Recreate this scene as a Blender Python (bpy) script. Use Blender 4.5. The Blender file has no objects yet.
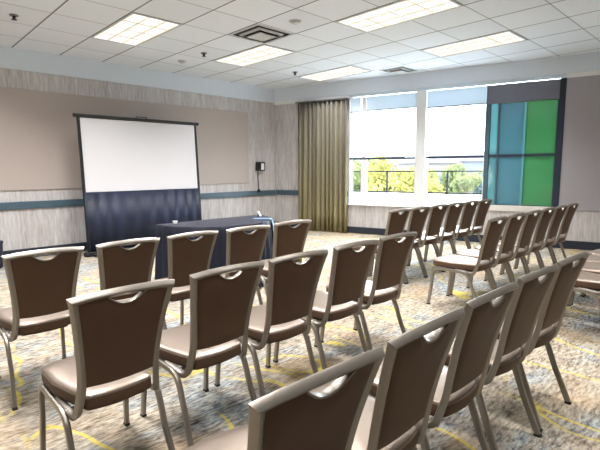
import bpy, bmesh, math, random
from mathutils import Vector, Matrix
random.seed(7)
scn = bpy.context.scene
COL = scn.collection

# ------------------------------------------------------------------ helpers
def mat(name, build):
    m = bpy.data.materials.new(name); m.use_nodes = True
    nt = m.node_tree; nt.nodes.clear()
    out = nt.nodes.new('ShaderNodeOutputMaterial')
    build(nt, out)
    return m

def N(nt, kind, **kw):
    n = nt.nodes.new(kind)
    ins = kw.pop('ins', {})
    for k, v in kw.items(): setattr(n, k, v)
    for k, v in ins.items():
        if hasattr(v, 'is_output') or isinstance(v, bpy.types.NodeSocket): nt.links.new(v, n.inputs[k])
        else: n.inputs[k].default_value = v
    return n

def rgb(r, g, b):           # sRGB 0..255 -> linear
    f = lambda c: (c/255/12.92) if c/255 <= .04045 else ((c/255+.055)/1.055)**2.4
    return (f(r), f(g), f(b), 1)

def ramp(nt, fac, stops, interp='LINEAR'):
    n = N(nt, 'ShaderNodeValToRGB', ins={'Fac': fac})
    cr = n.color_ramp; cr.interpolation = interp
    while len(cr.elements) < len(stops): cr.elements.new(.5)
    for e, (p, c) in zip(cr.elements, stops): e.position = p; e.color = c if len(c) == 4 else (*c, 1)
    return n.outputs['Color']

def coords(nt, scale=(1, 1, 1), rot=(0, 0, 0), src='Object'):
    t = N(nt, 'ShaderNodeTexCoord')
    return N(nt, 'ShaderNodeMapping', ins={'Vector': t.outputs[src], 'Scale': scale, 'Rotation': rot}).outputs['Vector']

def noise(nt, vec, scale, detail=3, rough=.5, dist=0.):
    return N(nt, 'ShaderNodeTexNoise', ins={'Vector': vec, 'Scale': scale, 'Detail': detail, 'Roughness': rough, 'Distortion': dist}).outputs['Fac']

def mixc(nt, fac, a, b, mode='MIX'):
    n = N(nt, 'ShaderNodeMix', data_type='RGBA', blend_type=mode)
    for i, v in ((0, fac), (6, a), (7, b)):
        if isinstance(v, bpy.types.NodeSocket): nt.links.new(v, n.inputs[i])
        else: n.inputs[i].default_value = v
    return n.outputs[2]

def mth(nt, op, a, b=0., c=0.):
    n = N(nt, 'ShaderNodeMath', operation=op)
    for i, v in enumerate((a, b, c)):
        if isinstance(v, bpy.types.NodeSocket): nt.links.new(v, n.inputs[i])
        else: n.inputs[i].default_value = v
    return n.outputs[0]

def bsdf(nt, out, color, rough=.6, metal=0., spec=.5, bump=None, bstr=.3, bdist=.01, **extra):
    ins = {'Base Color': color, 'Roughness': rough, 'Metallic': metal, 'Specular IOR Level': spec}
    if bump is not None:
        ins['Normal'] = N(nt, 'ShaderNodeBump', ins={'Height': bump, 'Strength': bstr, 'Distance': bdist}).outputs['Normal']
    ins.update(extra)
    p = N(nt, 'ShaderNodeBsdfPrincipled', ins=ins)
    nt.links.new(p.outputs['BSDF'], out.inputs['Surface'])
    return p

def obj(name, bm, m, parent=None, smooth=False, bevel=0, segs=2):
    me = bpy.data.meshes.new(name)
    bmesh.ops.recalc_face_normals(bm, faces=bm.faces)
    bm.to_mesh(me); bm.free()
    o = bpy.data.objects.new(name, me); COL.objects.link(o)
    for x in (m if isinstance(m, (list, tuple)) else [m]): me.materials.append(x)
    if smooth:
        for p in me.polygons: p.use_smooth = True
    if bevel:
        b = o.modifiers.new('bevel', 'BEVEL'); b.width = bevel; b.segments = segs; b.limit_method = 'ANGLE'; b.angle_limit = math.radians(40)
    if parent: o.parent = parent
    return o

def tag(o, label=None, cat=None, group=None, kind=None):
    if label: o['label'] = label
    if cat: o['category'] = cat
    if group: o['group'] = group
    if kind: o['kind'] = kind
    return o

def empty(name, loc=(0, 0, 0), rz=0.):
    o = bpy.data.objects.new(name, None); COL.objects.link(o)
    o.location = loc; o.rotation_euler = (0, 0, rz); o.empty_display_size = .1
    return o

def struct(o):
    o['kind'] = 'structure'; return o

def box(bm, a, b, M=None):
    x0, y0, z0 = a; x1, y1, z1 = b
    vs = [bm.verts.new(Vector(v) if M is None else M @ Vector(v)) for v in
          [(x0, y0, z0), (x1, y0, z0), (x1, y1, z0), (x0, y1, z0), (x0, y0, z1), (x1, y0, z1), (x1, y1, z1), (x0, y1, z1)]]
    for f in [(0, 3, 2, 1), (4, 5, 6, 7), (0, 1, 5, 4), (1, 2, 6, 5), (2, 3, 7, 6), (3, 0, 4, 7)]:
        bm.faces.new([vs[i] for i in f])
    return bm

def BM(): return bmesh.new()

def poly_prism(bm, pts, z0, z1):
    lo = [bm.verts.new((x, y, z0)) for x, y in pts]; hi = [bm.verts.new((x, y, z1)) for x, y in pts]
    bm.faces.new(lo[::-1]); bm.faces.new(hi)
    n = len(pts)
    for i in range(n): bm.faces.new((lo[i], lo[(i+1) % n], hi[(i+1) % n], hi[i]))
    return bm

def sweep(bm, pts, prof, n0, closed=False):
    """sweep a closed 2-D profile (list of (a,b)) along pts; a runs along the transported normal n0, b along the binormal"""
    P = [Vector(p) for p in pts]; k = len(P)
    nrm = Vector(n0).normalized(); rings = []; pt = None
    for i in range(k):
        if i == 0: d1 = d2 = (P[1]-P[0]).normalized()
        elif i == k-1: d1 = d2 = (P[-1]-P[-2]).normalized()
        else: d1 = (P[i]-P[i-1]).normalized(); d2 = (P[i+1]-P[i]).normalized()
        t = (d1+d2).normalized()
        if pt is not None:
            nrm = pt.rotation_difference(t) @ nrm
        nrm = (nrm-t*nrm.dot(t)).normalized(); pt = t
        b = t.cross(nrm)
        c = max(.3, d1.dot(t)); bend = (d2-d1)
        ring = []
        for u, v in prof:
            off = nrm*u+b*v
            if bend.length > 1e-4:
                bd = (bend-t*bend.dot(t)).normalized(); off = off+bd*off.dot(bd)*(1/c-1)
            ring.append(bm.verts.new(P[i]+off))
        rings.append(ring)
    m = len(prof)
    for i in range(k-1):
        for j in range(m):
            bm.faces.new((rings[i][j], rings[i][(j+1) % m], rings[i+1][(j+1) % m], rings[i+1][j]))
    bm.faces.new(rings[0][::-1]); bm.faces.new(rings[-1])
    return bm

def rrect(w, h, r, k=3):
    out = []
    for cx, cy, a0 in ((w/2-r, h/2-r, 0), (-w/2+r, h/2-r, 90), (-w/2+r, -h/2+r, 180), (w/2-r, -h/2+r, 270)):
        for i in range(k): 
            a = math.radians(a0+90*i/(k-1)); out.append((cx+r*math.cos(a), cy+r*math.sin(a)))
    return out

def circ(r, k=8): return [(r*math.cos(2*math.pi*i/k), r*math.sin(2*math.pi*i/k)) for i in range(k)]

def rounded(pts, r, k=4):
    """round the inner corners of a poly-line"""
    P = [Vector(p) for p in pts]; out = [P[0]]
    for i in range(1, len(P)-1):
        a, b, c = P[i-1], P[i], P[i+1]
        d1 = (a-b); d2 = (c-b); rr = min(r, d1.length*.45, d2.length*.45)
        p, q = b+d1.normalized()*rr, b+d2.normalized()*rr
        for j in range(k+1):
            t = j/k; out.append(p*(1-t)**2+b*2*t*(1-t)+q*t*t)
    out.append(P[-1]); return out

def spline(pts, k=5):
    P = [Vector(p) for p in pts]; out = []
    for i in range(len(P)-1):
        p0 = P[max(i-1, 0)]; p1 = P[i]; p2 = P[i+1]; p3 = P[min(i+2, len(P)-1)]
        for j in range(k):
            t = j/k
            out.append(.5*((2*p1)+(p2-p0)*t+(2*p0-5*p1+4*p2-p3)*t*t+(-p0+3*p1-3*p2+p3)*t**3))
    out.append(P[-1]); return out

# ------------------------------------------------------------------ materials
def m_plain(name, col, rough=.6, metal=0., spec=.5, var=.06, sc=8):
    def b(nt, out):
        n = noise(nt, coords(nt), sc, 3)
        c = mixc(nt, n, tuple(x*(1-var) for x in col[:3])+(1,), tuple(min(1, x*(1+var)) for x in col[:3])+(1,))
        bsdf(nt, out, c, rough, metal, spec)
    return mat(name, b)

def b_carpet(nt, out):
    v = coords(nt)
    wn = N(nt, 'ShaderNodeTexNoise', ins={'Vector': v, 'Scale': 2.2, 'Detail': 3.})
    vw = N(nt, 'ShaderNodeVectorMath', operation='MULTIPLY_ADD', ins={0: wn.outputs['Color'], 1: (.22, .22, 0), 2: v}).outputs[0]
    vg = N(nt, 'ShaderNodeVectorMath', operation='MULTIPLY_ADD', ins={0: wn.outputs['Color'], 1: (.03, .05, 0), 2: v}).outputs[0]
    gr = N(nt, 'ShaderNodeMapping', ins={'Vector': vg, 'Scale': (15., 50., 1), 'Rotation': (0, 0, .12)}).outputs['Vector']
    fine = noise(nt, gr, 1., 4, .72)
    mid = noise(nt, N(nt, 'ShaderNodeMapping', ins={'Vector': vw, 'Scale': (3., 7., 1)}).outputs['Vector'], 1., 4, .65)
    g = mth(nt, 'ADD', mth(nt, 'MULTIPLY', fine, .72), mth(nt, 'MULTIPLY', mid, .28))
    base = ramp(nt, g, [(.37, rgb(78, 69, 64)), (.44, rgb(128, 118, 107)), (.53, rgb(168, 158, 142)), (.64, rgb(198, 189, 173))])
    st = N(nt, 'ShaderNodeMapping', ins={'Vector': vw, 'Scale': (1.3, 2.2, 1)}).outputs['Vector']
    sx = N(nt, 'ShaderNodeSeparateXYZ', ins={0: v}).outputs[0]
    blot = mth(nt, 'ADD', noise(nt, st, 1.15, 4, .62), mth(nt, 'MULTIPLY', mth(nt, 'COSINE', mth(nt, 'MULTIPLY', mth(nt, 'SUBTRACT', sx, 1.5), 1.70)), .065))
    blue = ramp(nt, g, [(.37, rgb(44, 54, 70)), (.46, rgb(92, 106, 120)), (.57, rgb(164, 172, 174))])
    bmk = mth(nt, 'MULTIPLY', ramp(nt, blot, [(.475, (0, 0, 0)), (.59, (1, 1, 1))]), ramp(nt, mid, [(.36, (.2, .2, .2)), (.56, (1, 1, 1))]))
    c = mixc(nt, mth(nt, 'MULTIPLY', bmk, .8), base, blue)
    tan = ramp(nt, noise(nt, N(nt, 'ShaderNodeMapping', ins={'Vector': v, 'Location': (7, 3, 0)}).outputs['Vector'], 1.3, 3, .6), [(.50, (0, 0, 0)), (.64, (1, 1, 1))])
    c = mixc(nt, mth(nt, 'MULTIPLY', tan, .28), c, rgb(186, 150, 104))
    # thin wandering yellow veins running away from the viewer
    lines = None
    for loc, fr, sw in (((0, 0, 0), 1.5, 1.9), ((9.3, 4.1, 0), 1.05, 2.4)):
        q = N(nt, 'ShaderNodeMapping', ins={'Vector': v, 'Scale': (.9, .55, 1), 'Location': loc}).outputs['Vector']
        n1 = noise(nt, q, 1.1, 2.5, .5)
        x = N(nt, 'ShaderNodeSeparateXYZ', ins={0: q}).outputs[0]
        w = mth(nt, 'ADD', mth(nt, 'MULTIPLY', x, fr), mth(nt, 'MULTIPLY', n1, sw))
        d = mth(nt, 'ABSOLUTE', mth(nt, 'SUBTRACT', mth(nt, 'FRACT', mth(nt, 'ADD', w, 40.)), .5))
        l = ramp(nt, d, [(.011, (1, 1, 1)), (.026, (0, 0, 0))])
        msk = ramp(nt, noise(nt, q, 2.0, 2, .6), [(.42, (0, 0, 0)), (.50, (1, 1, 1))])
        l = mth(nt, 'MULTIPLY', l, msk)
        lines = l if lines is None else mth(nt, 'MAXIMUM', lines, l)
    lines = mth(nt, 'MULTIPLY', lines, ramp(nt, g, [(.38, (.35, .35, .35)), (.50, (1, 1, 1))]))
    c = mixc(nt, mth(nt, 'MULTIPLY', lines, .85), c, rgb(204, 186, 82))
    bsdf(nt, out, c, .95, 0, .12, bump=noise(nt, v, 160, 2), bstr=.4, bdist=.004)
M_carpet = mat('carpet', b_carpet)

def b_vinylwall(hi, lo, mid):
    def b(nt, out):
        v = coords(nt, (1, 1, .10))
        a = noise(nt, v, 34, 5, .7, .3); d = noise(nt, v, 9, 3, .6)
        s = mth(nt, 'ADD', mth(nt, 'MULTIPLY', a, .7), mth(nt, 'MULTIPLY', d, .3))
        c = ramp(nt, s, [(.36, lo), (.50, mid), (.64, hi)])
        bsdf(nt, out, c, .6, 0, .3)
    return b
M_wallvinyl = mat('streaked_wall_vinyl', b_vinylwall(rgb(216, 214, 216), rgb(172, 166, 166), rgb(198, 194, 195)))
M_wallplain = m_plain('plain_wall_paint', rgb(188, 182, 176), .7)
M_panel = m_plain('grey_fabric_panel', rgb(186, 175, 170), .85, spec=.2, var=.03, sc=3)
M_panel_r = m_plain('right_fabric_panel', rgb(172, 169, 176), .85, spec=.2, var=.03, sc=3)
M_white = m_plain('white_paint', rgb(222, 232, 243), .6, var=.01)
M_trimwhite = m_plain('white_window_paint', rgb(236, 239, 242), .5, var=.02)
M_rail = m_plain('slate_chair_rail', rgb(78, 100, 114), .3, var=.12)
M_base = m_plain('dark_baseboard', rgb(38, 46, 60), .5)
M_dark = m_plain('dark_metal', rgb(44, 54, 74), .45, var=.05)
M_black = m_plain('black_plastic', rgb(22, 23, 28), .45)
M_rim = m_plain('grey_metal', rgb(120, 122, 126), .4, metal=.4)
M_vent = m_plain('white_vent_metal', rgb(196, 200, 202), .5)
M_ventdark = m_plain('vent_throat', rgb(26, 30, 36), .8)

TX, TY, CX0, CY0 = .6532, .6804, 2.377, 6.595      # ceiling tile pitch and origin
def b_ceiling(nt, out):
    t = N(nt, 'ShaderNodeTexCoord'); s = N(nt, 'ShaderNodeSeparateXYZ', ins={0: t.outputs['Object']})
    def ln(sock, o, p, hw):
        f = mth(nt, 'FRACT', mth(nt, 'ADD', mth(nt, 'DIVIDE', mth(nt, 'SUBTRACT', sock, o), p), 100.5))
        d = mth(nt, 'MULTIPLY', mth(nt, 'ABSOLUTE', mth(nt, 'SUBTRACT', f, .5)), p)
        return mth(nt, 'LESS_THAN', d, hw)
    lx = ln(s.outputs[0], CX0, TX, .010); ly = ln(s.outputs[1], CY0, TY, .008)
    v = coords(nt)
    tile = mixc(nt, noise(nt, v, 90, 2, .7), rgb(226, 233, 243), rgb(238, 244, 252))
    tx = mth(nt, 'FLOOR', mth(nt, 'DIVIDE', mth(nt, 'SUBTRACT', s.outputs[0], CX0), TX)); ty = mth(nt, 'FLOOR', mth(nt, 'DIVIDE', mth(nt, 'SUBTRACT', s.outputs[1], CY0), TY))
    wn = N(nt, 'ShaderNodeTexWhiteNoise', noise_dimensions='2D', ins={'Vector': N(nt, 'ShaderNodeCombineXYZ', ins={0: tx, 1: ty}).outputs[0]}).outputs['Value']
    tile = mixc(nt, mth(nt, 'MULTIPLY', wn, .10), tile, rgb(150, 152, 156))
    c = mixc(nt, lx, tile, rgb(126, 126, 130))
    c = mixc(nt, mth(nt, 'MULTIPLY', ly, .7), c, rgb(140, 141, 145))
    bsdf(nt, out, c, .9, 0, .2)
M_ceiling = mat('ceiling_tiles', b_ceiling)

def b_lens(nt, out):
    t = N(nt, 'ShaderNodeTexCoord'); s = N(nt, 'ShaderNodeSeparateXYZ', ins={0: t.outputs['Object']})
    a = mth(nt, 'ABSOLUTE', mth(nt, 'SINE', mth(nt, 'MULTIPLY', s.outputs[0], math.pi/.196)))
    b = mth(nt, 'ABSOLUTE', mth(nt, 'SINE', mth(nt, 'MULTIPLY', s.outputs[1], math.pi/.205)))
    f = mth(nt, 'MULTIPLY', a, b)
    c = ramp(nt, f, [(0., (1., .97, .92)), (.55, (1., .90, .74)), (1, (.98, .82, .60))])
    e = N(nt, 'ShaderNodeEmission', ins={'Color': c, 'Strength': LENS})
    nt.links.new(e.outputs[0], out.inputs['Surface'])
LENS = 1.05
M_lens = mat('lit_lens', b_lens)
M_louver = m_plain('louver_white', rgb(240, 240, 236), .35)

def b_frame(nt, out):
    n = noise(nt, coords(nt), 60, 2)
    bsdf(nt, out, mixc(nt, n, rgb(142, 136, 129), rgb(154, 147, 139)), .36, .7, .5)
M_frame = mat('champagne_metal', b_frame)
def b_vinyl(c0, c1, ro, sp, me=.62):
    def b(nt, out):
        v = coords(nt)
        n = noise(nt, v, 6, 3)
        bsdf(nt, out, mixc(nt, n, c0, c1), ro, me, sp, bump=noise(nt, v, 220, 2), bstr=.06, bdist=.002)
    return b
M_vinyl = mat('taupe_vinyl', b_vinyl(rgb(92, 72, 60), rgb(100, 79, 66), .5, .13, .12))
M_seat_sheen = mat('seat_vinyl_sheen', b_vinyl(rgb(146, 132, 122), rgb(154, 140, 129), .36, .6))  # same vinyl as the backs, lightened: overhead sheen put into the colour
M_glide = m_plain('black_glide', rgb(30, 28, 28), .5)

def b_fabricfold(nt, out):
    bsdf(nt, out, mixc(nt, noise(nt, coords(nt, (1, 1, .2)), 8, 3), rgb(12, 15, 32), rgb(20, 25, 46)), .6, 0, .35)
M_navy = mat('navy_cloth', b_fabricfold)
def b_dress(nt, out):
    bsdf(nt, out, mixc(nt, noise(nt, coords(nt, (1, 1, .15)), 5, 3, .6), rgb(10, 14, 28), rgb(26, 38, 68)), .5, 0, .4)
M_dress = mat('screen_skirt_cloth', b_dress)
M_screen = m_plain('matte_screen', rgb(202, 201, 205), .8, spec=.1, var=.02, sc=1)

def b_curtain(nt, out):
    t = N(nt, 'ShaderNodeTexCoord')
    u = N(nt, 'ShaderNodeSeparateXYZ', ins={0: t.outputs['UV']})
    s = noise(nt, N(nt, 'ShaderNodeCombineXYZ', ins={0: mth(nt, 'MULTIPLY', u.outputs[0], 30.)}).outputs[0], 1., 4, .7)
    c = ramp(nt, s, [(.34, rgb(76, 72, 64)), (.46, rgb(124, 116, 94)), (.56, rgb(158, 150, 130)), (.66, rgb(102, 98, 92))])
    c = mixc(nt, .35, c, mixc(nt, u.outputs[1], rgb(158, 144, 82), rgb(120, 126, 136)))
    bsdf(nt, out, c, .75, 0, .2)
M_curtain = mat('striped_curtain', b_curtain)

def b_shade(nt, out):
    d = N(nt, 'ShaderNodeBsdfDiffuse', ins={'Color': rgb(216, 224, 232)})
    tr = N(nt, 'ShaderNodeBsdfTranslucent', ins={'Color': rgb(226, 238, 246)})
    m = N(nt, 'ShaderNodeMixShader', ins={0: .22, 1: d.outputs[0], 2: tr.outputs[0]})
    nt.links.new(m.outputs[0], out.inputs['Surface'])
M_shade = mat('white_roller_fabric', b_shade)
M_shadedark = m_plain('dark_roller_fabric', rgb(124, 128, 142), .8, spec=.2)

def b_glass(nt, out):
    tr = N(nt, 'ShaderNodeBsdfTransparent', ins={'Color': (.97, .99, 1, 1)})
    gl = N(nt, 'ShaderNodeBsdfGlossy', ins={'Roughness': .02})
    m = N(nt, 'ShaderNodeMixShader', ins={0: .05, 1: tr.outputs[0], 2: gl.outputs[0]})
    nt.links.new(m.outputs[0], out.inputs['Surface'])
M_glass = mat('clear_glass', b_glass)
def b_tint(col, dcol):
    def b(nt, out):
        tr = N(nt, 'ShaderNodeBsdfTransparent', ins={'Color': col})
        df = N(nt, 'ShaderNodeBsdfTranslucent', ins={'Color': dcol})
        d2 = N(nt, 'ShaderNodeBsdfDiffuse', ins={'Color': dcol})
        gl = N(nt, 'ShaderNodeBsdfGlossy', ins={'Roughness': .03})
        dd = N(nt, 'ShaderNodeMixShader', ins={0: .65, 1: df.outputs[0], 2: d2.outputs[0]})
        a = N(nt, 'ShaderNodeMixShader', ins={0: .72, 1: tr.outputs[0], 2: dd.outputs[0]})
        m = N(nt, 'ShaderNodeMixShader', ins={0: .14, 1: a.outputs[0], 2: gl.outputs[0]})
        nt.links.new(m.outputs[0], out.inputs['Surface'])
    return b
M_teal = mat('teal_glass', b_tint((.07, .15, .19, 1), rgb(102, 150, 160)))
M_tealpale = mat('pale_teal_glass', b_tint((.2, .36, .38, 1), rgb(112, 168, 172)))
M_green = mat('green_glass', b_tint((.07, .17, .10, 1), rgb(92, 158, 116)))
M_blue = m_plain('light_blue_cloth', rgb(96, 128, 160), .6)
M_paper = m_plain('white_paper', rgb(240, 240, 240), .6)
M_cream = m_plain('wainscot_under_window', rgb(222, 218, 214), .6)

# ------------------------------------------------------------------ room frame
ZC, HCAM = 3.175, 1.3608
YW = 7.97
CORN = Vector((6.88, 7.952, 0)); U = Vector((.2678, -.9635, 0)).normalized(); NI = Vector((-U.y*-1, 0, 0))
NI = Vector((U.y, -U.x, 0)).normalized()            # inward normal of the window wall
if NI.x > 0: NI = -NI
# local frame on the window wall: x = s along wall from the corner, y = out of the room, z = up
WM = Matrix(((U.x, -NI.x, 0, CORN.x), (U.y, -NI.y, 0, CORN.y), (0, 0, 1, 0), (0, 0, 0, 1)))
def wbox(bm, s0, s1, o0, o1, z0, z1): return box(bm, (s0, o0, z0), (s1, o1, z1), WM)
def wobj(name, s0, s1, o0, o1, z0, z1, m, parent=None, bevel=0):
    """a box on the window wall whose object axes stay the world's"""
    return obj(name, wbox(BM(), s0, s1, o0, o1, z0, z1), m, parent, bevel=bevel)

XL, YB = -3.3, -4.2
SE = 12.9
far = CORN+U*SE
# floor, ceiling
room = [(XL, YB), (far.x+.1, YB), (CORN.x+.12, YW+.03), (XL, YW+.03)]
struct(obj('floor', poly_prism(BM(), room, -.12, 0), M_carpet))
struct(obj('ceiling', poly_prism(BM(), room, ZC, ZC+.12), M_ceiling))
struct(obj('wall_front', box(BM(), (XL, YW, 0), (CORN.x+.4, YW+.15, ZC)), M_wallvinyl))
struct(obj('wall_left', box(BM(), (XL-.15, YB, 0), (XL, YW+.15, ZC)), M_wallplain))
struct(obj('wall_back', box(BM(), (XL-.15, YB-.15, 0), (far.x+.4, YB, ZC)), m_plain('dark_brown_wall', rgb(74, 52, 40), .6)))  # unseen wall, brown chosen so the chair backs pick up darker, warmer light
# window wall : wainscot, pier, column, right part, head
WT = .20
bm = BM(); wbox(bm, 0, 1.87, 0, WT, 0, ZC); wbox(bm, 5.75, SE, 0, WT, 0, ZC); wbox(bm, 1.87, 5.75, 0, WT, 2.89, ZC); wbox(bm, 1.87, 5.75, 0, WT, 0, .60)
struct(obj('wall_right', bm, M_wallvinyl))
struct(wobj('column', 3.285, 3.475, -.04, WT+.02, .615, 2.83, M_trimwhite))
struct(wobj('trim_1', 1.85, 4.56, -.05, WT, .600, .625, M_trimwhite, bevel=.006))         # window sill
struct(wobj('trim_2', 4.56, 5.75, -.03, WT, .600, .70, M_cream, bevel=.004))
# soffit / crown band
bm = BM(); box(bm, (XL, YW-.04, 2.868), (CORN.x, YW+.0, ZC)); struct(obj('trim_3', bm, M_white))
struct(wobj('trim_4', 0.0, SE, -.05, 0, 2.895, ZC-.001, M_white))
struct(wobj('trim_5', 0.0, 1.87, -.03, 0, 2.825, 2.895, M_trimwhite)); struct(wobj('trim_12', 5.75, SE, -.03, 0, 2.825, 2.895, M_trimwhite)); struct(wobj('trim_13', 1.87, 5.75, -.03, -.024, 2.825, 2.895, M_shade))  # trim_13 made translucent so the strip over the windows glows
# acoustic panels
struct(obj('trim_6', box(BM(), (XL, YW-.022, 1.064), (6.10, YW, 2.592)), M_panel, bevel=.006))
struct(wobj('trim_7', 5.755, SE, -.02, 0, .655, 2.825, M_panel_r, bevel=.006))
# chair rails, baseboards
struct(obj('trim_8', box(BM(), (XL, YW-.03, .772), (CORN.x-.02, YW, .888)), M_rail, bevel=.006))
struct(wobj('trim_9', 0.03, 1.86, -.03, 0, .776, .890, M_rail, bevel=.006))
struct(obj('baseboard_front', box(BM(), (XL, YW-.02, 0), (CORN.x-.02, YW, .15)), M_base, bevel=.004))
struct(wobj('baseboard_right', .02, SE, -.02, 0, 0, .14, M_base, bevel=.004))

# ------------------------------------------------------------------ windows
def window(name, s0, s1, z0, z1, mull, barz, fm, panes, ft=.035):
    root = struct(empty(name, WM @ Vector(((s0+s1)/2, .1, z0))))
    inv = Matrix.Translation(root.location).inverted()
    def part(nm, bm, m, bevel=0):
        bm.transform(inv); return obj(nm, bm, m, root, bevel=bevel)
    bm = BM()
    wbox(bm, s0, s0+ft, .03, .13, z0, z1); wbox(bm, s1-ft, s1, .03, .13, z0, z1); wbox(bm, s0, s1, .03, .13, z0, z0+ft*.6); wbox(bm, s0, s1, .03, .13, z1-ft, z1)
    part('window_frame', bm, fm)
    for a, b, m in mull: part('mullion', wbox(BM(), a, b, .02, .13, z0, z1), m)
    part('meeting_bar', wbox(BM(), s0+.01, s1-.01, .02, .12, barz-.02, barz+.022), M_dark)
    for a, b, m in panes: part('pane', wbox(BM(), a, b, .075, .081, z0+.01, z1-.01), m)
    return root
window('window_1', 1.87, 3.285, .625, 2.83, [(2.13, 2.238, M_trimwhite)], 1.575, M_trimwhite, [(1.89, 3.27, M_glass)], .02)
window('window_2', 3.475, 4.535, .625, 2.83, [], 1.575, M_trimwhite, [(3.485, 4.53, M_glass)], .012)
window('window_3', 4.59, 5.672, .70, 2.83, [(4.735, 4.765, M_rail), (5.150, 5.185, M_tealpale)], 1.585, M_dark,
       [(4.600, 4.737, M_tealpale), (4.763, 5.152, M_teal), (5.183, 5.66, M_green)], .02)
struct(wobj('trim_10', 4.535, 4.606, .02, .12, .62, 2.83, M_rail))
struct(wobj('trim_11', 5.672, 5.758, -.03, .15, .60, 2.83, M_dark))

def shade(label, s0, s1, z0, m, off=.0):
    r = empty('roller_shade', WM @ Vector(((s0+s1)/2, off, z0))); inv = Matrix.Translation(r.location).inverted()
    tag(r, label, 'window shade', 'roller shades pulled down over the window tops')
    b = wbox(BM(), s0, s1, off, off+.004, z0+.02, 2.82); b.transform(inv); obj('shade_fabric', b, m, r)
    b = BM(); sweep(b, [WM @ Vector((s0, off+.002, z0+.012)), WM @ Vector((s1, off+.002, z0+.012))], circ(.012), (0, 0, 1)); b.transform(inv); obj('hem_bar', b, M_rim, r)
shade('narrow white roller shade beside the curtain', 1.895, 2.125, 2.52, M_shade, .01)
shade('white roller shade between the thin mullion and the white column', 2.245, 3.275, 2.53, M_shade, .01)
shade('white roller shade right of the white column', 3.485, 4.53, 2.50, M_shade, .01)
shade('dark grey roller shade above the teal and green glass', 4.56, 5.668, 2.49, M_shadedark, -.012)

# curtain : pleated sheet, one mesh with UV along its width
def curtain():
    bm = BM(); uvl = bm.loops.layers.uv.new('UVMap'); cols = []
    n = 220; s0, s1 = .66, 1.86; rows = 8
    for i in range(n+1):
        t = i/n; s = s0+(s1-s0)*t; ph = t*2*math.pi*11+.6*math.sin(t*19)
        col = []
        for j in range(rows+1):
            v = j/rows; amp = .028+.02*(1-v)
            o = -.09+amp*math.sin(ph+.25*math.sin(v*3+t*9))+.012*math.sin(ph*2.3)*(1-v)
            ss = s+.012*math.cos(ph)*(1-.5*v)
            col.append(bm.verts.new(WM @ Vector((ss, o, .012+(2.80-.012)*v))))
        cols.append(col)
    for i in range(n):
        for j in range(rows):
            f = bm.faces.new((cols[i][j], cols[i+1][j], cols[i+1][j+1], cols[i][j+1]))
            for l, (a, b) in zip(f.loops, ((i, j), (i+1, j), (i+1, j+1), (i, j+1))): l[uvl].uv = (a/n, b/rows)
    o = empty('curtain', WM @ Vector((1.26, -.09, 0)))
    bm.transform(Matrix.Translation(o.location).inverted())
    c = obj('curtain_panel', bm, M_curtain, o, smooth=True)
    sm = c.modifiers.new('solid', 'SOLIDIFY'); sm.thickness = .004
    b = wbox(BM(), .64, 1.87, -.15, -.035, 2.80, 2.822); b.transform(Matrix.Translation(o.location).inverted()); obj('curtain_track', b, M_rim, o)
    tag(o, 'floor-length pleated olive and beige striped curtain left of the windows', 'curtain')
curtain()

# ------------------------------------------------------------------ ceiling fittings
def troffer(ix, iy, label):
    x0 = CX0+ix*TX; y1 = CY0+iy*TY; y0 = y1-2*TY; x1 = x0+TX
    r = empty('ceiling_light', ((x0+x1)/2, (y0+y1)/2, ZC)); tag(r, label, 'ceiling light', 'recessed ceiling light troffers')
    hx, hy = TX/2, TY
    bm = BM(); f = .03
    for a, b in (((-hx, -hy, -.012), (-hx+f, hy, .0)), ((hx-f, -hy, -.012), (hx, hy, .0)), ((-hx+f, -hy, -.012), (hx-f, -hy+f, .0)), ((-hx+f, hy-f, -.012), (hx-f, hy, .0))): box(bm, a, b)
    obj('troffer_frame', bm, M_vent, r, bevel=.003)
    obj('lens', box(BM(), (-hx+f, -hy+f, -.003), (hx-f, hy-f, -.001)), M_lens, r)
    bm = BM(); w = .006
    for k in range(1, 3):
        x = -hx+k*2*hx/3; box(bm, (x-w, -hy+f, -.011), (x+w, hy-f, -.003))
    for k in range(1, 4):
        y = -hy+k*2*hy/4; box(bm, (-hx+f, y-w, -.0105), (hx-f, y+w, -.003))
    obj('louver', bm, M_louver, r)
troffer(0, 0, 'lit ceiling light panel above the left part of the projector screen')
troffer(3, 0, 'lit ceiling light panel beside the square air vent nearest the screen wall')
troffer(3, -4, 'largest lit ceiling light panel, cut by the top edge of the photo')
troffer(6, -4, 'lit ceiling light panel nearest the teal and green glass')
troffer(6, 0, 'narrow-looking ceiling light panel above the curtain, near the small vent')

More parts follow.
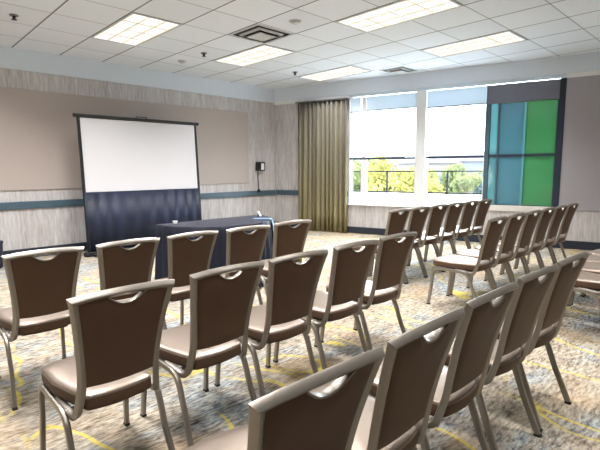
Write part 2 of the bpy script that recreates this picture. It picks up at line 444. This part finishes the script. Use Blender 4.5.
def vent(ix, iy, label, hsc=1.):
    x0 = CX0+ix*TX; y1 = CY0+iy*TY
    r = empty('air_vent', (x0+TX/2, y1-TY/2, ZC)); tag(r, label, 'air vent', 'square ceiling air diffusers')
    h = TX/2*.97*hsc
    obj('vent_throat', box(BM(), (-h*.9, -h*.9, -.004), (h*.9, h*.9, -.001)), M_ventdark, r)
    bm = BM(); rings = [(1., .0), (.93, -.012), (.80, -.03)]
    def ring(bm, a, za, b, zb):
        va = [bm.verts.new((sx*a*h, sy*a*h, za)) for sx, sy in ((-1, -1), (1, -1), (1, 1), (-1, 1))]
        vb = [bm.verts.new((sx*b*h, sy*b*h, zb)) for sx, sy in ((-1, -1), (1, -1), (1, 1), (-1, 1))]
        for i in range(4): bm.faces.new((va[i], va[(i+1) % 4], vb[(i+1) % 4], vb[i]))
    ring(bm, 1., -.001, .99, -.010); ring(bm, .99, -.010, .90, -.010)
    obj('vent_frame', bm, M_vent, r)
    for a, b in ((.68, .62),):
        bm = BM(); ring(bm, a, -.004, b, -.030); o = obj('vent_cone', bm, M_vent, r); sm = o.modifiers.new('s', 'SOLIDIFY'); sm.thickness = .003
    obj('vent_plate', box(BM(), (-.44*h, -.44*h, -.040), (.44*h, .44*h, -.028)), M_vent, r)
vent(2, -2, 'large square ceiling air vent beside the middle light panel')
vent(7, -2, 'small-looking ceiling air vent nearest the window wall', .8)

def lathe(bm, prof, k=16, c=(0, 0, 0)):
    rings = [[bm.verts.new((c[0]+r*math.cos(2*math.pi*i/k), c[1]+r*math.sin(2*math.pi*i/k), c[2]+z)) for i in range(k)] for r, z in prof]
    for a, b in zip(rings, rings[1:]):
        for i in range(k): bm.faces.new((a[i], a[(i+1) % k], b[(i+1) % k], b[i]))
    bm.faces.new(rings[0]); bm.faces.new(rings[-1][::-1]); return bm
def sprinkler(nx, ny, label):
    r = empty('sprinkler_head', (nx*1.8144, ny*1.8144, ZC)); tag(r, label, 'sprinkler', 'ceiling sprinkler heads')
    obj('escutcheon', lathe(BM(), [(.001, .004), (.05, .004), (.045, -.012), (.001, -.012)]), M_rim, r, smooth=False)
    obj('sprinkler_body', lathe(BM(), [(.001, -.012), (.02, -.012), (.015, -.05), (.001, -.05)], 10), M_black, r)
    obj('deflector', lathe(BM(), [(.001, -.05), (.032, -.05), (.032, -.054), (.001, -.054)], 12), M_black, r)
sprinkler(.78, 3.465, 'dark sprinkler head at the upper left ceiling corner, right one of the pair')
sprinkler(.74, 3.82, 'dark sprinkler head at the far left edge of the photo')
sprinkler(2.19, 3.456, 'dark sprinkler head between the two light panels by the screen wall')
sprinkler(3.29, 3.476, 'sprinkler head beside the narrow-looking light above the curtain')
def speaker(nx, ny, label):
    r = empty('ceiling_speaker', (nx*1.8144, ny*1.8144, ZC)); tag(r, label, 'smoke detector', 'round ceiling fittings')
    obj('detector_base', lathe(BM(), [(.001, 0), (.075, 0), (.07, -.012), (.001, -.012)], 20), M_vent, r)
    obj('detector_dome', lathe(BM(), [(.045, -.012), (.05, -.022), (.03, -.035), (.001, -.036)], 20), M_vent, r, smooth=True)
speaker(2.197, 3.84, 'small round ceiling detector near the screen wall soffit')
speaker(2.19, 2.31, 'small round ceiling detector right of the large square vent')

# ------------------------------------------------------------------ projector screen
def screen():
    Y = 7.37; r = empty('projector_screen', (3.475, Y, 0)); r.rotation_euler.x = -.055
    tag(r, 'portable projector screen, white upper half and navy skirt, against the wall', 'projector screen')
    hw = 1.005
    obj('screen_surface', box(BM(), (-hw, -.004, 1.02), (hw, .004, 2.18)), M_screen, r)
    bm = BM(); sweep(bm, [(-1.095, 0, 2.215), (1.095, 0, 2.215)], rrect(.05, .06, .012), (0, 0, 1)); c = obj('top_case', bm, M_black, r)
    obj('handle', rounded_handle(), M_black, c)
    for s in (-1, 1):
        obj('side_post', box(BM(), (s*1.028-.022, -.012, .05), (s*1.028+.022, .02, 2.2)), M_black, r, bevel=.004)
    bm = BM(); n = 90; ra = []; rb = []
    for i in range(n+1):
        t = i/n; x = -hw-.03+(2*hw+.06)*t; w = .012*math.sin(t*60+2*math.sin(t*7))
        ra.append(bm.verts.new((x, -.016+w*.3, 1.02))); rb.append(bm.verts.new((x, -.016+w*1.4, .06)))
    for i in range(n): bm.faces.new((ra[i], ra[i+1], rb[i+1], rb[i]))
    o = obj('skirt', bm, M_dress, r, smooth=True); sm = o.modifiers.new('s', 'SOLIDIFY'); sm.thickness = .004
    obj('base_bar', box(BM(), (-1.1, -.05, .0), (1.1, .05, .07)), M_black, r, bevel=.01)
    for s in (-1, 1): obj('foot', box(BM(), (s*.95-.04, -.16, 0), (s*.95+.04, .16, .035)), M_black, r, bevel=.008)
def rounded_handle():
    bm = BM(); sweep(bm, rounded([(-.1, 0, 2.24), (-.09, 0, 2.262), (.09, 0, 2.262), (.1, 0, 2.24)], .02), circ(.008), (0, 1, 0)); return bm
screen()

# ------------------------------------------------------------------ half-round table under a navy cloth
def table():
    cx, cy, R = 3.02, 4.70, .735; top = .755
    r = empty('half_round_table', (cx, cy, 0)); tag(r, 'half-round folding table hidden under the navy cloth', 'table')
    pts = [(-R+.02, 0)]+[(-(R-.02)*math.cos(math.pi*i/24), -(R-.02)*math.sin(math.pi*i/24)) for i in range(1, 24)]+[(R-.02, 0)]
    obj('tabletop', poly_prism(BM(), pts, top-.03, top-.003), m_plain('table_wood', rgb(120, 96, 70), .5), r)
    for x, y in ((-.5, -.12), (.5, -.12), (-.25, -.5), (.25, -.5)):
        b = BM(); sweep(b, [(x, y, 0), (x, y, top-.03)], circ(.014), (1, 0, 0)); obj('leg', b, M_rim, r)
    # cloth
    e = empty('tablecloth', (cx, cy, .0)); tag(e, 'navy tablecloth draped to the floor over the half-round table', 'tablecloth')
    prof = []; n = 150
    path = []
    for i in range(40): path.append((-R+2*R*i/40, 0.0, (0, 1)))          # straight back edge
    for i in range(110):
        a = math.pi*i/110; path.append((R*math.cos(a), -R*math.sin(a), (math.cos(a), -math.sin(a))))
    bm = BM(); path = path[::-1]; m = len(path)
    rings = []
    for z, flare in ((top+.004, -.012), (top+.003, -.003), (top-.006, .004), (top-.10, .010), (.45, .022), (.2, .035), (.012, .05)):
        k = 1-z/top; ring = []
        for i, (x, y, nn) in enumerate(path):
            w = (.022*math.sin(i*2*math.pi/m*26)+.012*math.sin(i*2*math.pi/m*11+1))*max(0, k)**.7
            ring.append(bm.verts.new((x+nn[0]*(flare+w), y+nn[1]*(flare+w), z)))
        rings.append(ring)
    bm.faces.new(rings[0])
    for a, b in zip(rings, rings[1:]):
        for i in range(m): bm.faces.new((a[i], a[(i+1) % m], b[(i+1) % m], b[i]))
    o = obj('cloth', bm, M_navy, e, smooth=True)
    # light-blue lanyard-like cloth hanging over the right end
    bm = BM(); 
    for k, (dx, ln) in enumerate(((0, .36), (.035, .46), (.07, .30))):
        a = math.radians(44+k*3.2); c, s = math.cos(a), math.sin(a)
        P = lambda rr, z: (rr*c, -rr*s, z)
        sweep(bm, rounded([P(R-.22, top+.009), P(R+.006, top+.010), P(R+.028, top-.05), P(R+.046, top-ln)], .02), rrect(.040, .004, .0015, 2), (-s, -c, 0))
    o2 = obj('ribbon', bm, M_blue); o2.location = (cx, cy, 0); tag(o2, 'light blue cloth strips hanging over the right end of the navy table', 'cloth')
    bm = BM()
    for a in (-1, 1):   # folded tent card
        p = [(-.05, 0, .062), (.05, 0, .062), (.05, a*.03, 0), (-.05, a*.03, 0)]
        bm.faces.new([bm.verts.new(q) for q in p])
    o3 = obj('tent_card', bm, M_paper); o3.location = (3.64, 4.56, top+.005); o3.rotation_euler = (0, 0, .7); tag(o3, 'small white folded card standing on the back right of the navy table', 'card')
    sm = o3.modifiers.new('s', 'SOLIDIFY'); sm.thickness = .001
    o4 = obj('small_cup', lathe(BM(), [(.001, 0), (.022, 0), (.028, .03), (.026, .03), (.02, .004), (.001, .004)], 14), M_paper); o4.location = (2.47, 4.60, top+.005); tag(o4, 'tiny white cup on the left corner of the navy table', 'cup')
table()

# ------------------------------------------------------------------ wall device with cable
def device():
    r = empty('wall_phone', (6.405, YW, 1.43)); tag(r, 'small black wall box with a white face, cable running down to the rail', 'wall device')
    obj('housing', box(BM(), (-.105, -.10, -.10), (.105, 0, .10)), M_black, r, bevel=.015)
    obj('face_plate', box(BM(), (-.02, -.106, -.075), (.065, -.098, .07)), M_paper, r, bevel=.004)
    bm = BM(); sweep(bm, spline([(-.05, -.02, -.09), (-.055, -.025, -.25), (-.05, -.03, -.40), (-.05, -.04, -.53)], 4), circ(.009), (1, 0, 0)); obj('cable', bm, M_black, r)
    obj('plug', box(BM(), (-.085, -.055, -.58), (-.015, -.028, -.51)), M_black, r, bevel=.006)
device()

def bin_():
    r = empty('waste_bin', (1.14, 7.42, 0)); tag(r, 'navy waste bin by the wall at the left edge of the photo', 'bin')
    obj('bin_body', lathe(BM(), [(.001, 0), (.13, 0), (.145, .02), (.165, .36), (.155, .36), (.13, .03), (.001, .03)], 24), M_navy, r, smooth=True)
    obj('bin_rim', lathe(BM(), [(.155, .355), (.172, .355), (.172, .38), (.155, .38)], 24), M_navy, r)
bin_()

# ------------------------------------------------------------------ banquet chair
TOPZ = .905
def ypl(z):                                    # mid plane of the back at height z
    t = (z-.44)/(.89-.44)
    return .118-.106*t-.012*math.sin(max(0, min(1, t))*math.pi)*-1
def stile(z):
    P = [(.905, .193), (.80, .177), (.70, .164), (.60, .155), (.52, .153), (.44, .162)]
    for (z1, x1), (z0, x0) in zip(P, P[1:]):
        if z >= z0: t = (z-z0)/(z1-z0); return x0+(x1-x0)*t
    return P[-1][1]
def bowz(x): return .010*(1-(x/.19)**2)
def bowy(x): return -.014*(1-(x/.19)**2)
def dip(x, hw=.074, d=.038):
    a = abs(x)/hw
    return 0. if a >= 1 else d*(1-a**2.2)**1.15

def chair_proto():
    r = empty('banquet_chair')
    # back frame: one continuous rectangular tube (hook - stile - bowed top rail - stile - hook)
    side = [(.180, .32, .392), (.178, .24, .384), (.174, .178, .376), (.168, .142, .392), (.161, .124, .44)]
    side += [(stile(z), ypl(z), z) for z in (.52, .60, .70, .80, .865)]
    L = [(-x, y, z) for x, y, z in side]
    rail = []
    for i in range(11):
        x = -.180+.36*i/10; rail.append((x, ypl(.890)+bowy(x), .889+bowz(x)))
    cornL = (-.1925, ypl(.889), .887); cornR = (.1925, ypl(.889), .887)
    path = spline(L, 3)+[Vector(cornL)]+[Vector(p) for p in rail[1:-1]]+[Vector(cornR)]+spline([(-x, y, z) for x, y, z in L[::-1]], 3)
    bm = BM(); sweep(bm, path, rrect(.028, .027, .0035, 3), (0, 1, 0))
    obj('back_frame', bm, M_frame, r, smooth=True).modifiers.new('n', 'EDGE_SPLIT').split_angle = math.radians(40)
    # upholstered back pad with the scooped handle opening in its top edge
    us = sorted(set([round(-1+2*i/20, 4) for i in range(21)]+[round(x/.17, 4) for x in (-.074, -.068, -.06, -.048, -.035, -.02, -.008, .008, .02, .035, .048, .06, .068, .074)]))
    nv = 14; zb = .500
    def face(sgn):
        g = []
        for u in us:
            row = []
            for j in range(nv+1):
                v = j/nv
                x_top = u*(stile(.87)-.0125)
                zt = .876+bowz(x_top)-dip(x_top)
                z = zb+v*(zt-zb)+(1-v)*.010*u*u
                x = u*(stile(z)-.0125)
                e = (1-u**8)*(1-(2*v-1)**10)
                th = .008+.011*e**.6*(1.15 if sgn > 0 else .8)
                row.append((x, ypl(z)+bowy(x)*(v)+sgn*th, z))
            g.append(row)
        return g
    bm = BM(); A = [[bm.verts.new(p) for p in row] for row in face(1)]; B = [[bm.verts.new(p) for p in row] for row in face(-1)]
    nu = len(us)
    for i in range(nu-1):
        for j in range(nv):
            bm.faces.new((A[i][j], A[i+1][j], A[i+1][j+1], A[i][j+1])); bm.faces.new((B[i][j], B[i][j+1], B[i+1][j+1], B[i+1][j]))
        bm.faces.new((A[i][0], B[i][0], B[i+1][0], A[i+1][0])); bm.faces.new((A[i][nv], A[i+1][nv], B[i+1][nv], B[i][nv]))
    for j in range(nv):
        bm.faces.new((A[0][j], A[0][j+1], B[0][j+1], B[0][j])); bm.faces.new((A[-1][j], B[-1][j], B[-1][j+1], A[-1][j+1]))
    pad = obj('backrest', bm, M_vinyl, r, smooth=True); pad.modifiers.new('n', 'EDGE_SPLIT').split_angle = math.radians(50)
    bm = BM(); P = []
    for i in range(21):
        x = -.078+.156*i/20; z = .879+bowz(x)-dip(x, .077, .040); P.append((x, ypl(z)+bowy(x), z))
    sweep(bm, P, rrect(.028, .006, .0025, 3), (0, 1, 0)); obj('handle_trim', bm, M_frame, pad, smooth=True).modifiers.new('n', 'EDGE_SPLIT').split_angle = math.radians(40)
    # seat cushion
    out = []
    yr, yf = .112, .578; n = 10
    ctrl = []
    def corner(cx, cy, rr, a0, a1, k=6):
        for i in range(k+1):
            a = math.radians(a0+(a1-a0)*i/k); ctrl.append((cx+rr*math.cos(a), cy+rr*math.sin(a)))
    corner(.134, yf-.062, .062, 0, 78); ctrl.append((.07, yf+.012)); ctrl.append((0, yf+.015)); ctrl.append((-.07, yf+.012)); corner(-.134, yf-.062, .062, 102, 180)
    ctrl.append((-.196, .36)); ctrl.append((-.170, .24)); corner(-.116, yr+.030, .028, 180, 255, 4)
    ctrl.append((-.06, yr-.008)); ctrl.append((0, yr-.012)); ctrl.append((.06, yr-.008)); corner(.116, yr+.030, .028, 285, 360, 4); ctrl.append((.170, .24)); ctrl.append((.196, .36))
    cx, cy = 0, .34
    bm = BM(); rings = []
    for sc, z in ((.93, .402), (.985, .404), (.998, .412), (1., .430), (.997, .450), (.985, .459), (.960, .4635), (.80, .469), (.55, .472), (.25, .474)):
        rings.append([bm.verts.new((cx+(x-cx)*sc, cy+(y-cy)*sc, z)) for x, y in ctrl])
    m = len(ctrl)
    for a, b in zip(rings, rings[1:]):
        for i in range(m): bm.faces.new((a[i], a[(i+1) % m], b[(i+1) % m], b[i]))
    bm.faces.new(rings[0][::-1]); bm.faces.new(rings[-1])
    seat = obj('seat', bm, [M_seat_sheen, M_vinyl], r, smooth=True)
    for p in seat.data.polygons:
        if p.center.z < .449: p.material_index = 1  # sides take the darker back vinyl; only the top carries the painted sheen
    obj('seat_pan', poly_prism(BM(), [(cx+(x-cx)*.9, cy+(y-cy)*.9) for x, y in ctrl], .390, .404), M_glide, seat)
    # side frames: front leg, arched side rail, rear leg
    prof = rrect(.022, .029, .004, 3)
    for s in (-1, 1):
        X = .196*s
        arch = rounded([(X, .585-.023, .23), (X, .556, .388), (X, .195, .380), (X, .128, .20)], .07, 6)
        bm = BM(); sweep(bm, arch, prof, (1, 0, 0)); obj('side_rail', bm, M_frame, r, smooth=True).modifiers.new('n', 'EDGE_SPLIT').split_angle = math.radians(40)
        for foot, topp in (((X*1.03, .588, .012), (X, .562, .23)), ((X*1.06, .050, .012), (X, .128, .20))):
            bm = BM(); sweep(bm, [topp, foot], prof, (1, 0, 0)); lg = obj('leg', bm, M_frame, r)
            bm = BM(); box(bm, (foot[0]-.013, foot[1]-.017, 0), (foot[0]+.013, foot[1]+.017, .014)); obj('glide', bm, M_glide, lg, bevel=.003)
    bm = BM(); sweep(bm, [(-.19, .50, .384), (.19, .50, .384)], rrect(.018, .018, .004), (0, 0, 1)); obj('cross_bar', bm, M_frame, r)
    bm = BM(); sweep(bm, [(-.19, .215, .384), (.19, .215, .384)], rrect(.018, .018, .004), (0, 0, 1)); obj('cross_bar', bm, M_frame, r)
    return r

def copy_tree(o, parent=None):
    c = o.copy(); COL.objects.link(c); c.parent = parent
    for ch in list(o.children): copy_tree(ch, c)
    return c

ORD = ['leftmost', 'second from the left', 'third from the left', 'fourth from the left', 'fifth from the left', 'sixth from the left']
K = 1.3
ROWS = [
 # name, group, list of (x, y, rot deg)
 ('left block front row by the table', 'chairs of the left block front row', [(.54*K, 2.83, -1), (.92*K, 2.83, 0), (1.29*K, 2.84, 1), (1.665*K, 2.82, -2), (2.06*K, 2.85, -4)], 5),
 ('left block middle row', 'chairs of the left block middle row', [(.53*K, 1.69, 0), (.92*K, 1.71, 0), (1.275*K, 1.71, -3), (1.665*K, 1.72, -2), (2.04*K, 1.74, -3)], 5),
 ('left block back row', 'chairs of the left block back row', [(.55*K, .65, -2), (.905*K, .65, 0), (1.275*K, .66, -1), (1.65*K, .66, -3), (2.01*K, .65, -3)], 5),
 ('right block front row by windows', 'chairs of the right block front row', [(4.30+.445*i, 2.82, 0) for i in range(6)], 6),
 ('right block middle row', 'chairs of the right block middle row', [(4.19+.465*i, 1.68, 0) for i in range(6)], 6),
 ('right block back row', 'chairs of the right block back row', [(4.25+.465*i, .66, 0) for i in range(4)], 4),
]
proto = chair_proto(); used = False
for nm, grp, spots, cnt in ROWS:
    for i, (x, y, a) in enumerate(spots):
        o = proto if not used else copy_tree(proto)
        used = True
        o.location = (x, y, 0); o.rotation_euler = (0, 0, math.radians(a))
        tag(o, 'taupe banquet chair, '+ORD[i]+' in the '+nm, 'chair', grp)

# ------------------------------------------------------------------ outdoors
struct(wobj('balcony_floor', -6, 14, WT, 2.0, -.1, .05, M_paper))
struct(wobj('parapet', -6, 14, 1.5, 1.7, .05, .78, M_paper))
M_railing = m_plain('railing_black', (.006, .007, .009), .6, spec=.2)
def railing():
    r = empty('balcony_railing', WM @ Vector((3.6, 1.6, .78))); inv = Matrix.Translation(r.location).inverted()
    tag(r, 'dark metal balcony railing outside the windows', 'railing')
    def part(n, bm): bm.transform(inv); obj(n, bm, M_railing, r)
    part('top_rail', wbox(BM(), -6, 14, 1.58, 1.62, 1.285, 1.315)); part('bottom_rail', wbox(BM(), -6, 14, 1.58, 1.62, .80, .83))
    for k in range(-4, 8):
        s = 2.15+1.41*k; part('post', wbox(BM(), s-.018, s+.018, 1.58, 1.62, .78, 1.3))
    part('post', wbox(BM(), 1.47, 1.51, 1.58, 1.62, .78, 1.3))
railing()
g = obj('ground', box(BM(), (8, -60, -4.2), (120, 120, -4.0)), m_plain('pale_ground', rgb(96, 100, 78), .9)); struct(g); 

def leaf_mat(nm, a, b):
    def f(nt, out):
        c = mixc(nt, noise(nt, coords(nt), 1.4, 3), a, b)
        d = N(nt, 'ShaderNodeBsdfDiffuse', ins={'Color': c}); t = N(nt, 'ShaderNodeBsdfTranslucent', ins={'Color': c})
        m = N(nt, 'ShaderNodeMixShader', ins={0: .4, 1: d.outputs[0], 2: t.outputs[0]}); nt.links.new(m.outputs[0], out.inputs['Surface'])
    return mat(nm, f)
LEAF = [leaf_mat('yellow_leaves', rgb(156, 146, 84), rgb(124, 124, 70)), leaf_mat('green_leaves', rgb(92, 106, 76), rgb(122, 124, 80)), leaf_mat('grey_leaves', rgb(92, 106, 104), rgb(84, 96, 106))]
M_bark = m_plain('bark', rgb(96, 80, 66), .9)
def from_cam(px, dist):
    """a point on the ground in the direction of the photo column px seen over the balcony"""
    a = .80383-math.atan((px-300)/446.98*.9923)
    return Vector((dist*math.cos(a), dist*math.sin(a), -4.0))
def tree(px, dist, h, rad, k, label):
    b = from_cam(px, dist); r = empty('tree', b); tag(r, label, 'tree', 'trees beyond the balcony')
    bm = BM(); sweep(bm, [(0, 0, 0), (.05, 0, h*.4), (0, .05, h*.8)], circ(.12, 7), (1, 0, 0)); obj('trunk', bm, M_bark, r)
    bm = BM(); rnd = random.Random(int(px*7+dist))
    blobs = [(Vector((rnd.uniform(-.7, .7)*rad, rnd.uniform(-.7, .7)*rad, h*rnd.uniform(.45, .88))), rad*rnd.uniform(.4, .62)) for _ in range(9)]
    for c, br in blobs:
        for _ in range(230):
            d = Vector((rnd.gauss(0, 1), rnd.gauss(0, 1), rnd.gauss(0, 1))).normalized()*br*rnd.uniform(.6, 1.05)
            p = c+d; s = rnd.uniform(.09, .2); a = Vector((rnd.gauss(0, 1), rnd.gauss(0, 1), rnd.gauss(0, 1))).normalized(); q = a.orthogonal().normalized(); w = a.cross(q)
            bm.faces.new([bm.verts.new(p+q*s), bm.verts.new(p+w*s*.6), bm.verts.new(p-q*s), bm.verts.new(p-w*s*.6)])
    obj('crown', bm, LEAF[k], r)
tree(350, 24, 5.9, 1.0, 1, 'pale green tree outside beside the curtain')
tree(368, 31, 6.3, 1.2, 1, 'green tree outside right of the thin mullion')
tree(390, 22, 6.6, 1.3, 0, 'tallest yellow tree outside, in the middle of the left window')
tree(409, 32, 6.2, 1.5, 0, 'yellow tree outside just left of the white column')
tree(432, 24, 5.1, .9, 0, 'yellow tree outside just right of the white column')
tree(451, 34, 5.9, 1.1, 1, 'small green tree outside in the middle of the right window')
tree(470, 27, 5.5, .7, 1, 'small green tree outside in front of the pale houses, near the dark post')
tree(484, 36, 5.2, 1.4, 2, 'grey-green tree outside behind the dark window post')

tree(380, 44, 6.2, 1.9, 2, 'grey-green tree outside between the green and the tallest yellow tree')
tree(424, 46, 5.6, 1.6, 1, 'far green tree outside mostly behind the white column')
tree(443, 53, 5.4, 1.4, 2, 'far grey-green tree outside beside the pale house in the right window')
tree(461, 45, 5.0, 1.2, 0, 'far yellow tree outside low in the right window')
tree(476, 51, 5.3, 1.2, 1, 'far green tree outside left of the dark window post')
M_facade = [m_plain('facade_pale', rgb(104, 98, 96), .8), m_plain('facade_grey', rgb(78, 84, 94), .8), m_plain('facade_pink', rgb(100, 88, 84), .8)]
M_roof = m_plain('roof_grey', rgb(70, 66, 68), .8)
def house(px, dist, w, d, h, k, label):
    b = from_cam(px, dist); r = empty('house', b, math.atan2(b.y, b.x)-math.pi/2); tag(r, label, 'building', 'pale houses beyond the balcony')
    obj('house_wall', box(BM(), (-w/2, 0, 0), (w/2, d, h)), M_facade[k], r)
    bm = BM(); a = [bm.verts.new(p) for p in [(-w/2-.3, -.3, h), (w/2+.3, -.3, h), (w/2+.3, d+.3, h), (-w/2-.3, d+.3, h), (-w/2-.3, d/2, h+1.1), (w/2+.3, d/2, h+1.1)]]
    for f in ((0, 1, 5, 4), (3, 4, 5, 2), (0, 4, 3), (1, 2, 5), (0, 3, 2, 1)): bm.faces.new([a[i] for i in f])
    obj('roof', bm, M_roof, r)
    n = max(2, int(w/1.8))
    for fl in range(2):
        for i in range(n):
            x = -w/2+w*(i+.5)/n; z = h-1.6-fl*2.2
            obj('house_window', box(BM(), (x-.4, -.04, z-.5), (x+.4, .0, z+.5)), M_dark, r)
house(372, 58, 6, 5, 5.8, 1, 'blue-grey house outside behind the green tree in the left window')
house(438, 56, 4.0, 4, 6.0, 0, 'pale house outside behind the yellow tree right of the column')
house(457, 74, 5, 4, 6.8, 2, 'pinkish house outside in the middle of the right window')
house(480, 56, 4.0, 4, 6.2, 1, 'grey house outside nearest the dark window post')
house(405, 82, 5, 4, 6.3, 0, 'pale house outside behind the yellow trees left of the column')

house(389, 97, 6, 4, 7.2, 0, 'farthest pale house outside above the tallest yellow tree')
house(424, 98, 3, 4, 7.0, 1, 'farthest grey house outside beside the white column')
house(449, 101, 3., 4, 7.4, 1, 'farthest grey house outside above the pale house in the right window')
house(474, 97, 3.6, 4, 7.0, 0, 'farthest pale house outside right of the pinkish house')

# ------------------------------------------------------------------ light
w = bpy.data.worlds.new('sky'); scn.world = w; w.use_nodes = True
nt = w.node_tree; nt.nodes.clear()
bg = N(nt, 'ShaderNodeBackground', ins={'Color': (.84, .94, 1., 1), 'Strength': 14.})
nt.links.new(bg.outputs[0], N(nt, 'ShaderNodeOutputWorld').inputs['Surface'])

def area(name, loc, target, sx, sy, power, col=(1, 1, 1), spread=140):
    l = bpy.data.lights.new(name, 'AREA'); l.shape = 'RECTANGLE'; l.size = sx; l.size_y = sy; l.energy = power; l.color = col; l.spread = math.radians(spread)
    o = bpy.data.objects.new(name, l); COL.objects.link(o); o.location = loc
    o.rotation_euler = (Vector(target)-Vector(loc)).to_track_quat('-Z', 'Y').to_euler()
# ceiling lamps of the same pitch behind and beside the camera
for ix, iy, e in ((-3, -6, 10), (-3, -4, 60), (-3, 0, 60), (0, -4, 60)):
    x = CX0+ix*TX+TX/2; y = CY0+iy*TY-TY
    area('ceiling_lamp', (x, y, ZC-.02), (x, y, 0), TX, 2*TY, e, (1, .975, .95))
for ix, iy, e in ((0, 0, 36), (3, 0, 34), (3, -4, 44), (6, -4, 40), (6, 0, 24)):       # tubes of the troffers in view, cut off at 60 degrees by their louvers
    x = CX0+ix*TX+TX/2; y = CY0+iy*TY-TY
    area('ceiling_lamp', (x, y, ZC-.014), (x, y, 0), TX*.9, 1.9*TY, e, (1, .975, .95), 120)
for ix, iy, e in ((3, -8, 20), (6, -8, 20), (0, -8, 18), (-3, -8, 16)):       # added unseen lamps on the troffer pitch, beams narrowed to spare the chair backs
    x = CX0+ix*TX+TX/2; y = CY0+iy*TY-TY
    area('ceiling_lamp', (x, y, ZC-.014), (x, y, 0), TX*.9, 1.9*TY, e, (1, .97, .93), 95)
# added fill lamps out of view, brightening the screen wall and ceiling
def soft(loc, e, col=(1, .97, .93)):
    l = bpy.data.lights.new('fill_lamp', 'POINT'); l.energy = e; l.shadow_soft_size = .7; l.color = col
    o = bpy.data.objects.new('fill_lamp', l); COL.objects.link(o); o.location = loc
soft((-2.6, 2.6, 1.0), 26); soft((-1.8, -1.2, 1.2), 2)
sun = bpy.data.lights.new('sun', 'SUN'); sun.energy = 3.; sun.angle = .05; sun.color = (1, .96, .88)
so = bpy.data.objects.new('sun', sun); COL.objects.link(so); so.rotation_euler = (math.radians(52), 0, math.radians(20))

# ------------------------------------------------------------------ camera
f, pit, roll, yaw = 446.980547, .123854763, -.005212420, .803834852
cy_, sy_ = math.cos(yaw), math.sin(yaw)
fw = Vector((math.cos(pit)*cy_, math.cos(pit)*sy_, -math.sin(pit))); rt = Vector((sy_, -cy_, 0)); up = rt.cross(fw)
c_, s_ = math.cos(roll), math.sin(roll)
r2 = rt*c_+up*s_; u2 = up*c_-rt*s_
cam = bpy.data.cameras.new('camera'); co = bpy.data.objects.new('camera', cam); COL.objects.link(co)
cam.sensor_width = 36; cam.lens = f*36/600; cam.clip_start = .02; cam.clip_end = 400
co.matrix_world = Matrix(((r2.x, u2.x, -fw.x, 0), (r2.y, u2.y, -fw.y, 0), (r2.z, u2.z, -fw.z, HCAM), (0, 0, 0, 1)))
scn.camera = co
scn.view_settings.view_transform = 'Standard'
scn.view_settings.look = 'None'
scn.view_settings.exposure = 0.40
scn.cycles.max_bounces = 10; scn.cycles.diffuse_bounces = 6
